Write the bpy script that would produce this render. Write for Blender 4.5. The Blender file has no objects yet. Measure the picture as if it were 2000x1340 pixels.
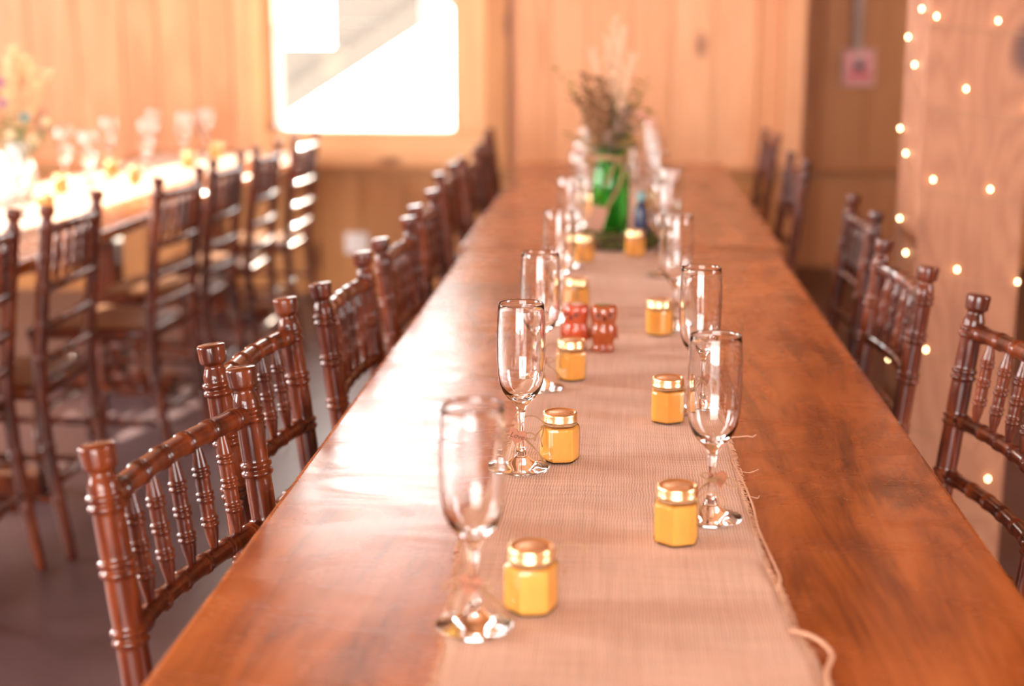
import bpy, bmesh, math, random
from mathutils import Vector, Matrix
R = math.radians
sc = bpy.context.scene
col = sc.collection

# ------------------------------------------------------------------ camera
TZ = 0.76                                   # table top height
cam = bpy.data.cameras.new('camera'); cam_o = bpy.data.objects.new('camera', cam); col.objects.link(cam_o)
cam_o.location = (0, 0, TZ + 0.56)
cam_o.rotation_euler = (R(90 - 12.23), 0, R(4.42))
cam.lens = 50; cam.sensor_width = 36; cam.clip_start = 0.05
cam.dof.use_dof = True; cam.dof.focus_distance = 1.86; cam.dof.aperture_fstop = 2.2
sc.camera = cam_o

# ------------------------------------------------------------------ world, sun, windows' daylight, exposure
SKY = 12.0
w = bpy.data.worlds.new('world'); sc.world = w; w.use_nodes = True
bg = w.node_tree.nodes['Background']; bg.inputs[0].default_value = (1.0, 0.975, 0.96, 1); bg.inputs[1].default_value = SKY
sun = bpy.data.lights.new('sun', 'SUN'); sun.energy = 34; sun.angle = R(0.6); sun.color = (1, .86, .70)
sun_o = bpy.data.objects.new('sun', sun); col.objects.link(sun_o)
sun_o.rotation_euler = Vector((-.6, -2.2, -.94)).to_track_quat('-Z', 'Y').to_euler()
def daylight(name, loc, direction, sx, sy, radiance, color, portal=False):
    l = bpy.data.lights.new(name, 'AREA'); l.shape = 'RECTANGLE'; l.size = sx; l.size_y = sy
    l.energy = radiance * math.pi * sx * sy; l.color = color
    if portal: l.cycles.is_portal = True
    o = bpy.data.objects.new(name, l); col.objects.link(o); o.location = loc
    o.rotation_euler = Vector(direction).to_track_quat('-Z', 'Y').to_euler()
WARM = (1, .93, .88)
daylight('daylight_window', (-1.31, 7.27, 1.77), (0, -1, 0), .92, 1.86, 1, (1, 1, 1), True)
daylight('daylight_side_near', (-5.02, 0.9, 1.75), (1, 0, 0), 1.5, 1.8, 17.0, WARM)
daylight('daylight_side_far', (-5.02, 4.2, 1.75), (1, 0, 0), 1.5, 1.8, 17.0, WARM)
daylight('daylight_doorway', (-.6, -4.52, 1.35), (0, 1, 0), 4.2, 2.7, 3.2, (1, .91, .82))
daylight('daylight_side_right', (4.52, 0.6, 1.75), (-1, 0, 0), 1.5, 1.8, 4.5, (.93, .90, 1))
vs = sc.view_settings; vs.view_transform = 'Standard'; vs.look = 'None'; vs.gamma = 1; vs.use_curve_mapping = False; vs.exposure = 0.15
cy = sc.cycles
cy.max_bounces = 14; cy.transparent_max_bounces = 16; cy.transmission_bounces = 14; cy.diffuse_bounces = 4; cy.glossy_bounces = 4; cy.adaptive_threshold = .035
cy.sample_clamp_indirect = 12; cy.blur_glossy = 0.6

# ------------------------------------------------------------------ material helpers
class NT:
    def __init__(s, name):
        s.m = bpy.data.materials.new(name); s.m.use_nodes = True; s.t = s.m.node_tree
        s.b = s.t.nodes['Principled BSDF']; s.out = s.t.nodes['Material Output']
    def n(s, kind, **kw):
        nd = s.t.nodes.new(kind)
        for k, v in kw.items():
            if k in nd.inputs: s.put(nd.inputs[k], v)
            else: setattr(nd, k, v)
        return nd
    def put(s, sock, v):
        if isinstance(v, bpy.types.NodeSocket): s.t.links.new(v, sock)
        else: sock.default_value = (tuple(v) + (1,) if isinstance(v, (tuple, list)) and len(v) == 3 and sock.type == 'RGBA' else v)
    def set(s, **kw):
        for k, v in kw.items(): s.put(s.b.inputs[k.replace('_', ' ')], v)
    def math(s, op, a, b=0.0, clamp=False):
        nd = s.t.nodes.new('ShaderNodeMath'); nd.operation = op; nd.use_clamp = clamp
        s.put(nd.inputs[0], a); s.put(nd.inputs[1], b); return nd.outputs[0]
    def mix(s, f, a, b):
        nd = s.t.nodes.new('ShaderNodeMix'); nd.data_type = 'RGBA'
        s.put(nd.inputs[0], f); s.put(nd.inputs[6], a); s.put(nd.inputs[7], b); return nd.outputs[2]
    def ramp(s, f, stops):
        nd = s.t.nodes.new('ShaderNodeValToRGB'); s.put(nd.inputs[0], f); e = nd.color_ramp.elements
        while len(e) < len(stops): e.new(.5)
        for i, (p, c) in enumerate(stops): e[i].position = p; e[i].color = tuple(c) + (1,)
        return nd.outputs[0]
    def coords(s, scale=(1, 1, 1), rnd=0.0):
        tc = s.t.nodes.new('ShaderNodeTexCoord'); o = tc.outputs['Object']
        if rnd:
            oi = s.t.nodes.new('ShaderNodeObjectInfo'); a = s.n('ShaderNodeVectorMath', operation='MULTIPLY_ADD')
            cb = s.t.nodes.new('ShaderNodeCombineXYZ')
            for i in range(3): s.t.links.new(oi.outputs['Random'], cb.inputs[i])
            s.t.links.new(cb.outputs[0], a.inputs[0]); a.inputs[1].default_value = (rnd, rnd * 1.7, rnd * 2.3); s.t.links.new(o, a.inputs[2]); o = a.outputs[0]
        mp = s.n('ShaderNodeMapping'); s.t.links.new(o, mp.inputs[0]); mp.inputs['Scale'].default_value = scale
        return mp.outputs[0]
    def noise(s, vec, scale, detail=4, rough=.5, dist=0.0):
        return s.n('ShaderNodeTexNoise', Vector=vec, Scale=scale, Detail=detail, Roughness=rough, Distortion=dist).outputs[0]
    def bump(s, h, strength=.3, distance=.01):
        nd = s.n('ShaderNodeBump', Strength=strength, Distance=distance, Height=h); s.t.links.new(nd.outputs[0], s.b.inputs['Normal'])

def plain(name, color, rough=.5, metal=0.0, **kw):
    m = NT(name); m.set(Base_Color=color, Roughness=rough, Metallic=metal, **kw)
    n = m.noise(m.coords(), 60, 3); m.bump(n, .08, .002); return m.m

def pine(name, c0, c1, c2, axis=2, rough=.45, knot=(.16, .05, .02)):
    m = NT(name)
    sc_ = [7.0, 7.0, 7.0]; sc_[axis] = .55
    v = m.coords(sc_, 13.0)
    g = m.noise(v, 2.2, 6, .6, 1.4)
    fine = m.noise(v, 14, 3, .6)
    ks = [2.6, 2.6, 2.6]; ks[axis] = 1.15
    kv = m.coords(ks, 29.0)
    vo = m.n('ShaderNodeTexVoronoi', Vector=kv, Scale=1.25)
    kd = m.math('ADD', vo.outputs['Distance'], m.math('MULTIPLY', m.noise(kv, 9, 2), .05))
    kn = m.ramp(kd, [(.085, (1, 1, 1)), (.17, (0, 0, 0))])
    oi = m.n('ShaderNodeObjectInfo')
    tone = m.math('ADD', m.math('MULTIPLY', g, .75), m.math('MULTIPLY', m.math('SUBTRACT', oi.outputs['Random'], .5), .34))
    tone = m.math('ADD', tone, m.math('MULTIPLY', m.math('SUBTRACT', fine, .5), .18))
    base = m.ramp(tone, [(.12, c0), (.40, c1), (.75, c2)])
    m.set(Base_Color=m.mix(kn, base, knot), Roughness=rough)
    m.b.inputs['Specular IOR Level'].default_value = .35
    m.bump(fine, .12, .003)
    return m.m

M = {}
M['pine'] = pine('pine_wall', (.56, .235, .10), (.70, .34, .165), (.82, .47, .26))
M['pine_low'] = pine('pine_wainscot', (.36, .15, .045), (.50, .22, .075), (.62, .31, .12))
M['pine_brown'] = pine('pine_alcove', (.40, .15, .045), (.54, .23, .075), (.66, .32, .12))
M['pine_trim'] = pine('pine_trim', (.60, .29, .12), (.74, .41, .19), (.84, .53, .28))
M['pine_h'] = pine('pine_rail', (.34, .14, .05), (.46, .21, .08), (.58, .29, .12), axis=0)
M['pine_trim_h'] = pine('pine_apron', (.60, .29, .12), (.74, .41, .19), (.84, .53, .28), axis=0)
M['beam'] = pine('pine_beam', (.30, .12, .04), (.40, .17, .06), (.50, .24, .09), axis=1)

def timber():
    m = NT('timber_post')
    v = m.coords((3.2, 3.2, .5))
    d = m.noise(v, 1.1, 4, .5, .8)
    kv = m.coords((3.0, 3.0, 1.7))
    vo = m.n('ShaderNodeTexVoronoi', Vector=kv, Scale=1.05)
    ring = m.math('ADD', m.math('MULTIPLY', d, 3.2), m.math('MULTIPLY', m.math('POWER', vo.outputs['Distance'], .5), 1.6))
    wv = m.math('SINE', m.math('MULTIPLY', ring, 26.0))
    gr = m.math('ADD', m.math('MULTIPLY', wv, .5), .5)
    fine = m.noise(m.coords((40, 40, 1.5)), 3, 4, .6)
    base = m.mix(m.math('MULTIPLY', gr, .85), (.38, .160, .080), (.28, .10, .048))
    base = m.mix(m.math('MULTIPLY', fine, .5), base, (.44, .21, .11))
    kn = m.ramp(vo.outputs['Distance'], [(.05, (1, 1, 1)), (.15, (0, 0, 0))])
    m.set(Base_Color=m.mix(kn, base, (.10, .04, .03)), Roughness=.55)
    m.bump(fine, .2, .002); return m.m
M['timber'] = timber()

def table_wood():
    m = NT('table_wood')
    v = m.coords((9, 1.1, 9), 3.0)
    g = m.noise(v, 1.3, 7, .62, 1.8)
    bl = m.noise(m.coords((3.0, 1.5, 3)), 1.6, 4, .55, .6)
    fine = m.noise(m.coords((90, 6, 90)), 2, 3, .6)
    t = m.math('ADD', m.math('MULTIPLY', g, .62), m.math('MULTIPLY', bl, .42))
    t = m.math('ADD', t, m.math('MULTIPLY', m.math('SUBTRACT', fine, .5), .10))
    c = m.ramp(t, [(.33, (.075, .018, .006)), (.44, (.24, .065, .015)), (.55, (.42, .125, .028)), (.72, (.56, .20, .055))])
    sp = m.n('ShaderNodeTexVoronoi', Vector=m.coords(), Scale=17.0)
    spk = m.ramp(sp.outputs['Distance'], [(.022, (1, 1, 1)), (.032, (0, 0, 0))])
    sel = m.ramp(m.noise(m.coords(), 3.1, 1), [(.56, (0, 0, 0)), (.60, (1, 1, 1))])
    c = m.mix(m.math('MULTIPLY', m.math('MULTIPLY', spk, sel), .55), c, (.75, .62, .5))
    smear = m.noise(m.coords((2.2, 5, 2)), 2.6, 6, .65, .9)
    r = m.n('ShaderNodeMapRange'); m.put(r.inputs[0], smear)
    r.inputs[1].default_value = .3; r.inputs[2].default_value = .75; r.inputs[3].default_value = .17; r.inputs[4].default_value = .36
    m.set(Base_Color=c, Roughness=r.outputs[0]); m.b.inputs['Specular IOR Level'].default_value = .75
    und = m.noise(m.coords((5, 2, 5)), 2.2, 3)
    hh = m.math('ADD', m.math('MULTIPLY', und, 1.0), m.math('MULTIPLY', fine, .04))
    m.bump(hh, .10, .006); return m.m
M['table'] = table_wood()

def mahogany():
    m = NT('mahogany')
    v = m.coords((14, 14, 1.6), 5.0)
    g = m.noise(v, 2.0, 5, .6, 1.0)
    c = m.ramp(g, [(.30, (.024, .0040, .0022)), (.48, (.085, .0145, .0050)), (.70, (.23, .046, .010))])
    m.set(Base_Color=c, Roughness=.38); m.b.inputs['Specular IOR Level'].default_value = .15
    m.b.inputs['Coat Weight'].default_value = .75; m.b.inputs['Coat Roughness'].default_value = .055
    m.bump(m.noise(v, 9, 3), .05, .003); return m.m
M['mahogany'] = mahogany()
M['seat'] = plain('brown_seat', (.27, .115, .05), .45)

def burlap(name, c_dark, c_mid, c_light):
    m = NT(name)
    co = m.coords()
    wob = m.n('ShaderNodeTexNoise', Vector=co, Scale=40.0, Detail=3.0)
    ad = m.n('ShaderNodeVectorMath', operation='MULTIPLY_ADD'); m.t.links.new(wob.outputs['Color'], ad.inputs[0]); ad.inputs[1].default_value = (.0055, .0055, 0); m.t.links.new(co, ad.inputs[2])
    sx = m.n('ShaderNodeSeparateXYZ', Vector=ad.outputs[0])
    P = 2 * math.pi / .0034
    ax = m.math('ABSOLUTE', m.math('SINE', m.math('MULTIPLY', sx.outputs[0], P / 2)))
    ay = m.math('ABSOLUTE', m.math('SINE', m.math('MULTIPLY', sx.outputs[1], P / 2)))
    ck = m.math('MULTIPLY', m.math('SINE', m.math('MULTIPLY', sx.outputs[0], P / 2)), m.math('SINE', m.math('MULTIPLY', sx.outputs[1], P / 2)))
    weave = m.math('ADD', m.math('MULTIPLY', m.math('MAXIMUM', ax, ay), .90), m.math('MULTIPLY', ck, .10))
    slubx = m.noise(m.coords((6, 260, 6)), 1.0, 3, .6)
    sluby = m.noise(m.coords((260, 6, 6)), 1.0, 3, .6)
    big = m.noise(m.coords((3, 5, 3)), 2.5, 3)
    t = m.math('ADD', m.math('MULTIPLY', weave, .55), m.math('MULTIPLY', m.math('ADD', slubx, sluby), .28))
    t = m.math('ADD', t, m.math('MULTIPLY', m.math('SUBTRACT', big, .5), .22))
    c = m.ramp(t, [(.44, c_dark), (.66, c_mid), (.90, c_light)])
    m.set(Base_Color=c, Roughness=.9, Sheen_Weight=.25); m.b.inputs['Specular IOR Level'].default_value = .1
    m.bump(m.math('ADD', weave, m.math('MULTIPLY', slubx, .5)), .55, .0016); return m.m
M['burlap'] = burlap('burlap', (.19, .085, .04), (.66, .425, .285), (.84, .60, .455))
M['twine'] = plain('twine', (.38, .22, .11), .85)
M['thread'] = plain('burlap_thread', (.66, .40, .26), .9)

def thin_glass(name, tint=(1, 1, 1), ior=1.5, rough=.0):
    m = NT(name); m.t.nodes.remove(m.b)
    tr = m.n('ShaderNodeBsdfTransparent', Color=tint); gl = m.n('ShaderNodeBsdfGlossy', Roughness=rough)
    fr = m.n('ShaderNodeFresnel', IOR=ior)
    mx = m.n('ShaderNodeMixShader'); m.t.links.new(fr.outputs[0], mx.inputs[0]); m.t.links.new(tr.outputs[0], mx.inputs[1]); m.t.links.new(gl.outputs[0], mx.inputs[2])
    m.t.links.new(mx.outputs[0], m.out.inputs[0]); return m.m
def solid_glass(name, c=(1, 1, 1), rough=0.0, ior=1.5):
    m = NT(name); m.set(Base_Color=c, Roughness=rough, Transmission_Weight=1.0, IOR=ior); return m.m
M['glass'] = solid_glass('clear_glass', (.99, .99, .99))
M['jar_glass'] = thin_glass('jar_glass', (.97, .98, .96), 1.45)
M['pane'] = thin_glass('window_glass', (.97, .98, .97), 1.45)
def honey():
    m = NT('honey'); n = m.noise(m.coords(), 38, 3)
    m.set(Base_Color=m.mix(n, (.93, .43, .080), (.95, .51, .13)), Roughness=.30, Subsurface_Weight=.35, Subsurface_Radius=(.02, .009, .002), Subsurface_Scale=.6)
    return m.m
M['honey'] = honey()
M['gold'] = plain('gold_lid', (.95, .68, .36), .30, 1.0)
M['gold_disc'] = plain('gold_lid_centre', (.90, .58, .34), .5, .7)
M['heart'] = plain('heart_wood', (.40, .15, .075), .6)
M['ink'] = plain('burnt_lettering', (.10, .04, .02), .7)
def owl_glass(name, c, c2):
    m = NT(name); n = m.noise(m.coords(), 55, 3)
    m.set(Base_Color=m.mix(n, c, c2), Roughness=.12, Transmission_Weight=.25, IOR=1.5, Coat_Weight=.7, Coat_Roughness=.06, Subsurface_Weight=.2, Subsurface_Radius=(.02, .006, .003), Subsurface_Scale=.4)
    m.bump(m.noise(m.coords(), 130, 2), .3, .003); return m.m
M['owl_brown'] = owl_glass('amber_glaze', (.42, .085, .022), (.56, .14, .035))
M['owl_red'] = owl_glass('red_glaze', (.62, .075, .022), (.74, .14, .045))
M['owl_dark'] = plain('owl_eye', (.12, .025, .012), .2)
M['green_glass'] = solid_glass('green_glass', (.30, .82, .32), .08, 1.3)
M['green_fill'] = plain('green_stems', (.12, .42, .10), .6)
M['blue_glass'] = plain('blue_bottle', (.035, .055, .12), .15)
M['teal'] = plain('teal_top', (.22, .45, .50), .4)
M['kraft'] = plain('kraft_tag', (.47, .27, .19), .8)
M['bark'] = plain('bark', (.07, .042, .022), .9)
M['slice'] = plain('cut_wood', (.42, .24, .12), .75)
def mossm():
    m = NT('moss'); n = m.noise(m.coords(), 90, 4); m.set(Base_Color=m.mix(n, (.03, .045, .01), (.13, .13, .03)), Roughness=.95); return m.m
M['moss'] = mossm()
M['leaf'] = plain('leaf_green', (.075, .14, .025), .6)
M['olive'] = plain('dried_leaf', (.30, .22, .035), .7)
M['heather'] = plain('dried_heather', (.24, .115, .05), .8)
M['lavender'] = plain('dried_lavender', (.22, .13, .09), .8)
M['pampas'] = plain('pampas', (.74, .50, .33), .9)
M['wheat'] = plain('wheat', (.74, .52, .31), .9)
M['pink'] = plain('pink_petal', (.86, .52, .47), .7)
M['cream'] = plain('cream_petal', (.85, .72, .50), .7)
M['purple'] = plain('purple_petal', (.42, .22, .42), .7)
M['bluep'] = plain('teal_petal', (.20, .42, .45), .7)
M['stemg'] = plain('stem', (.22, .20, .07), .7)
M['ceramic'] = plain('white_ceramic', (.82, .80, .78), .25)
M['steel'] = plain('conduit', (.68, .55, .47), .6)
M['red'] = plain('red_plastic', (.78, .10, .13), .35)
M['pinkish'] = plain('pale_red_plastic', (.88, .36, .36), .4)
M['white'] = plain('white_plastic', (.86, .80, .76), .4)
M['dark'] = plain('dark_plastic', (.06, .06, .065), .3)
M['outside'] = plain('white_painted_boards', (.118, .104, .094), .9)
def floorm():
    m = NT('concrete'); v = m.coords(); n = m.noise(v, 1.6, 6, .6); f = m.noise(v, 40, 3)
    c = m.ramp(m.math('ADD', m.math('MULTIPLY', n, .8), m.math('MULTIPLY', f, .2)), [(.3, (.070, .040, .038)), (.55, (.120, .072, .078)), (.8, (.18, .115, .125))])
    m.set(Base_Color=c, Roughness=m.math('ADD', m.math('MULTIPLY', n, .3), .22)); m.bump(f, .05, .004); return m.m
M['floor'] = floorm()
M['outer_wall'] = plain('grey_outer_wall', (.40, .39, .38), .8)
M['gravel'] = plain('gravel', (.60, .56, .50), .9)
def emis(name, c, s):
    m = NT(name); m.set(Base_Color=c, Emission_Color=c, Emission_Strength=s); return m.m
M['bulb'] = emis('lit_bulb', (1, .72, .36), 16)
M['wire'] = plain('clear_wire', (.45, .27, .16), .5)

# ------------------------------------------------------------------ mesh helpers
def build(name, verts, faces, mat, parent=None, smooth=False, loc=None):
    me = bpy.data.meshes.new(name); me.from_pydata([tuple(v) for v in verts], [], faces)
    bm = bmesh.new(); bm.from_mesh(me); bmesh.ops.recalc_face_normals(bm, faces=bm.faces); bm.to_mesh(me); bm.free()
    if smooth: me.polygons.foreach_set('use_smooth', [True] * len(me.polygons))
    me.materials.append(M[mat] if isinstance(mat, str) else mat)
    o = bpy.data.objects.new(name, me); col.objects.link(o)
    if parent: o.parent = parent
    if loc: o.location = loc
    return o
def bm_obj(name, bm, mat, parent=None, smooth=False, loc=None):
    me = bpy.data.meshes.new(name); bm.to_mesh(me); bm.free()
    if smooth: me.polygons.foreach_set('use_smooth', [True] * len(me.polygons))
    me.materials.append(M[mat] if isinstance(mat, str) else mat)
    o = bpy.data.objects.new(name, me); col.objects.link(o)
    if parent: o.parent = parent
    if loc: o.location = loc
    return o
def box(name, lo, hi, mat, parent=None, bevel=0.0, seg=1, center=True):
    """box; its origin is put at its centre so that wood grain differs per piece"""
    c = [(a + b) / 2 for a, b in zip(lo, hi)] if center else (0, 0, 0)
    bm = bmesh.new(); bmesh.ops.create_cube(bm, size=1)
    for v in bm.verts: v.co = Vector([(a + b) / 2 + (b - a) * q - k for a, b, q, k in zip(lo, hi, v.co, c)])
    if bevel: bmesh.ops.bevel(bm, geom=list(bm.edges), offset=bevel, segments=seg, affect='EDGES', profile=.5)
    return bm_obj(name, bm, mat, parent, seg > 2, c)
def lathe_data(prof, n=24, close=True):
    V, Fc = [], []
    for r, z in prof:
        for k in range(n):
            a = 2 * math.pi * k / n; V.append((r * math.cos(a), r * math.sin(a), z))
    for i in range(len(prof) - 1):
        for k in range(n):
            k2 = (k + 1) % n; Fc.append((i * n + k, i * n + k2, (i + 1) * n + k2, (i + 1) * n + k))
    if close:
        Fc.append(tuple(range(n))); Fc.append(tuple((len(prof) - 1) * n + k for k in range(n)))
    return V, Fc
def lathe(name, prof, mat, parent=None, n=24, loc=None, close=True, smooth=True):
    V, Fc = lathe_data(prof, n, close); return build(name, V, Fc, mat, parent, smooth, loc)
def tube_data(pts, rad, n=8, caps=True):
    P = [Vector(p) for p in pts]; V, Fc = [], []
    if not isinstance(rad, (list, tuple)): rad = [rad] * len(P)
    t = (P[1] - P[0]).normalized(); u = t.orthogonal().normalized()
    for i, p in enumerate(P):
        tn = (P[min(i + 1, len(P) - 1)] - P[max(i - 1, 0)])
        tn = tn.normalized() if tn.length > 1e-9 else t
        u = (u - tn * u.dot(tn)); u = u.normalized() if u.length > 1e-6 else tn.orthogonal().normalized()
        b = tn.cross(u)
        for k in range(n):
            a = 2 * math.pi * k / n; V.append(p + (u * math.cos(a) + b * math.sin(a)) * rad[i])
    for i in range(len(P) - 1):
        for k in range(n):
            k2 = (k + 1) % n; Fc.append((i * n + k, i * n + k2, (i + 1) * n + k2, (i + 1) * n + k))
    if caps: Fc.append(tuple(range(n))); Fc.append(tuple((len(P) - 1) * n + k for k in range(n)))
    return V, Fc
def tube(name, pts, rad, mat, parent=None, n=8, smooth=True):
    V, Fc = tube_data(pts, rad, n); return build(name, V, Fc, mat, parent, smooth)
class Acc:                                      # several pieces of one part in one mesh
    def __init__(s): s.V = []; s.F = []
    def add(s, VF, T=None):
        o = len(s.V); s.V += [T @ Vector(v) if T else Vector(v) for v in VF[0]]; s.F += [tuple(i + o for i in f) for f in VF[1]]; return s
    def build(s, name, mat, parent=None, smooth=True): return build(name, s.V, s.F, mat, parent, smooth)
def spline(pts, n=8):                           # Catmull-Rom through points
    P = [Vector(p) for p in pts]; Q = [P[0] * 2 - P[1]] + P + [P[-1] * 2 - P[-2]]; out = []
    for i in range(1, len(Q) - 2):
        a, b, c, d = Q[i - 1:i + 3]
        for k in range(n):
            t = k / n; out.append(.5 * ((2 * b) + (c - a) * t + (2 * a - 5 * b + 4 * c - d) * t * t + (3 * b - a - 3 * c + d) * t ** 3))
    out.append(P[-1]); return out
def empty(name, loc=(0, 0, 0), rz=0.0):
    o = bpy.data.objects.new(name, None); o.empty_display_size = .05; col.objects.link(o); o.location = loc; o.rotation_euler.z = rz; return o
def tag(o, label, cat, group=None, kind=None):
    o['label'] = label; o['category'] = cat
    if group: o['group'] = group
    if kind: o['kind'] = kind
    return o
def struct(o, label=None):
    o['kind'] = 'structure'
    if label: o['label'] = label
    return o
def copy_tree(o, parent=None):
    c = o.copy(); col.objects.link(c); c.parent = parent
    for ch in list(o.children): copy_tree(ch, c)
    return c
rnd = random.Random(7)

# ------------------------------------------------------------------ the room
def cube(lo, hi):
    V = [(x, y, z) for x in (lo[0], hi[0]) for y in (lo[1], hi[1]) for z in (lo[2], hi[2])]
    return V, [(0, 1, 3, 2), (4, 6, 7, 5), (0, 4, 5, 1), (2, 3, 7, 6), (0, 2, 6, 4), (1, 5, 7, 3)]
def slab(name, z0, z1, mat, label):             # L-shaped: the room and the recess on the right
    V = [(-5.2, -4.7), (4.7, -4.7), (4.7, 8.5), (.755, 8.5), (.755, 7.36), (-5.2, 7.36)]; n = len(V)
    struct(build(name, [(x, y, z0) for x, y in V] + [(x, y, z1) for x, y in V], [tuple(range(n)), tuple(range(n, 2 * n))] + [(k, (k + 1) % n, n + (k + 1) % n, n + k) for k in range(n)], mat), label)
slab('floor', -.1, 0, 'floor', 'worn mauve grey concrete floor')
slab('ceiling', 3.4, 3.5, 'beam', 'pine ceiling')
WY = 7.2                                        # room face of the back wall
X0, X1, WZ0, WZ1 = -1.77, -.85, .845, 2.70      # window opening
wb = Acc()
YB0, YB1 = WY + .024, WY + .16
for lo, hi in (((-5.2, YB0, 0), (X0, YB1, 3.4)), ((X1, YB0, 0), (.875, YB1, 3.4)), ((X0, YB0, 0), (X1, YB1, WZ0)), ((X0, YB0, WZ1), (X1, YB1, 3.4))): wb.add(cube(lo, hi))
wall_back = struct(wb.build('wall_back', 'outer_wall', smooth=False), 'pine boarded back wall with a tall window')
def boards(parent, x0, x1, z0, z1, y0, y1, mat, wmin=.17, wmax=.25):
    x = x0
    while x < x1 - .02:
        x2 = min(x1, x + rnd.uniform(wmin, wmax))
        if x1 - x2 < .06: x2 = x1
        box('plank', (x + .0015, y0 - rnd.uniform(0, .003), z0), (x2 - .0015, y1, z1), mat, parent, .003); x = x2
LZ = .64
CL, CR = X0 - .105, X1 + .165                    # outer edges of the window casing
boards(wall_back, -5.0, CL, LZ + .03, 3.4, WY, YB0, 'pine')
boards(wall_back, CR + .115, .655, LZ + .03, 3.4, WY, YB0, 'pine')
boards(wall_back, X0 - .105, CR, WZ1 + .12, 3.4, WY, YB0, 'pine')
boards(wall_back, -5.0, .875, .0, LZ, WY + .006, YB0, 'pine_low')
box('post', (CR, WY - .035, LZ + .03), (CR + .112, YB0, 3.4), 'pine_low', wall_back, .004)
box('post', (.657, WY - .05, LZ + .03), (.765, YB0, 3.4), 'pine', wall_back, .004)
box('post', (.767, WY - .10, LZ + .03), (.875, YB0, 3.4), 'pine', wall_back, .004)
struct(box('trim_1', (-5.0, WY - .045, LZ), (.875, YB0, LZ + .028), 'pine_h', None, .004), 'dark pine ledge running along the back wall')
# window
win = struct(empty('window_1', ((X0 + X1) / 2, WY, WZ0)), 'tall window with pale pine casing, overexposed daylight outside')
def wpart(name, lo, hi, mat, bev=.003):
    o = box(name, lo, hi, mat, None, bev); o.parent = win; o.location -= Vector(win.location); return o
wpart('casing', (CL, WY - .02, LZ + .03), (X0 - .028, YB0, WZ1 + .12), 'pine_trim')
wpart('casing', (X1, WY - .02, WZ0), (CR, YB0, WZ1 + .12), 'pine_trim')
wpart('jamb', (X0 - .027, WY - .03, WZ0), (X0 + .014, YB1, WZ1), 'pine')
wpart('stop', (X0 - .036, WY - .052, WZ0 - .002), (X0 + .003, WY - .031, WZ1), 'pine_low')
wpart('head', (X0 - .027, WY - .02, WZ1), (X1 - .001, YB0, WZ1 + .12), 'pine_trim_h')
wpart('apron', (X0 - .027, WY - .024, LZ + .03), (CR, YB0, WZ0 - .002), 'pine_trim_h')
wpart('pane', (X0 + .0, YB1 - .03, WZ0), (X1, YB1 - .026, WZ1), 'pane', 0)
# recessed part of the back wall, right
AY = 8.3
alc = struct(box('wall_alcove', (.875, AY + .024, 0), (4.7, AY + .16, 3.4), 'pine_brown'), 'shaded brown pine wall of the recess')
alc_c = alc
x = .875
while x < 2.6:
    x2 = x + rnd.uniform(.19, .27)
    for z0, z1 in ((0, .53), (.56, 3.4)):
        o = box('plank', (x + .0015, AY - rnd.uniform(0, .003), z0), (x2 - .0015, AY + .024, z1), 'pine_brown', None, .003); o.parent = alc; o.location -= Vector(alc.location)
    x = x2
struct(box('trim_2', (.875, AY - .05, .53), (2.7, AY + .024, .558), 'pine_h', None, .004), 'dark ledge on the recessed wall')
struct(box('wall_return', (.755, WY + .165, 0), (.875, AY + .024, 3.4), 'pine_brown'), 'end of the back wall beside the recess')
# left wall with two windows, right wall with one, doorway behind the camera
def holed_wall(name, fixed, u0, u1, holes, mat, axis, label):
    a = Acc(); u = u0
    def put(p, q, z0, z1):
        if q - p < 1e-4 or z1 - z0 < 1e-4: return
        a.add(cube((fixed[0], p, z0), (fixed[1], q, z1)) if axis == 'x' else cube((p, fixed[0], z0), (q, fixed[1], z1)))
    for p, q, z0, z1 in holes:
        put(u, p, 0, 3.4); put(p, q, 0, z0); put(p, q, z1, 3.4); u = q
    put(u, u1, 0, 3.4)
    return struct(a.build(name, mat, smooth=False), label)
holed_wall('wall_left', (-5.15, -5.0), -4.7, 7.36, [(.15, 1.65, .85, 2.65), (3.45, 4.95, .85, 2.65)], 'pine', 'x', 'pine side wall with two windows')
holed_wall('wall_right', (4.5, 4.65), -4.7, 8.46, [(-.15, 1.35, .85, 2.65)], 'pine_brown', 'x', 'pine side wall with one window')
holed_wall('wall_front', (-4.65, -4.5), -5.2, 4.7, [(-2.7, 1.5, 0, 2.7)], 'pine', 'y', 'pine wall with a wide open doorway')

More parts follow.
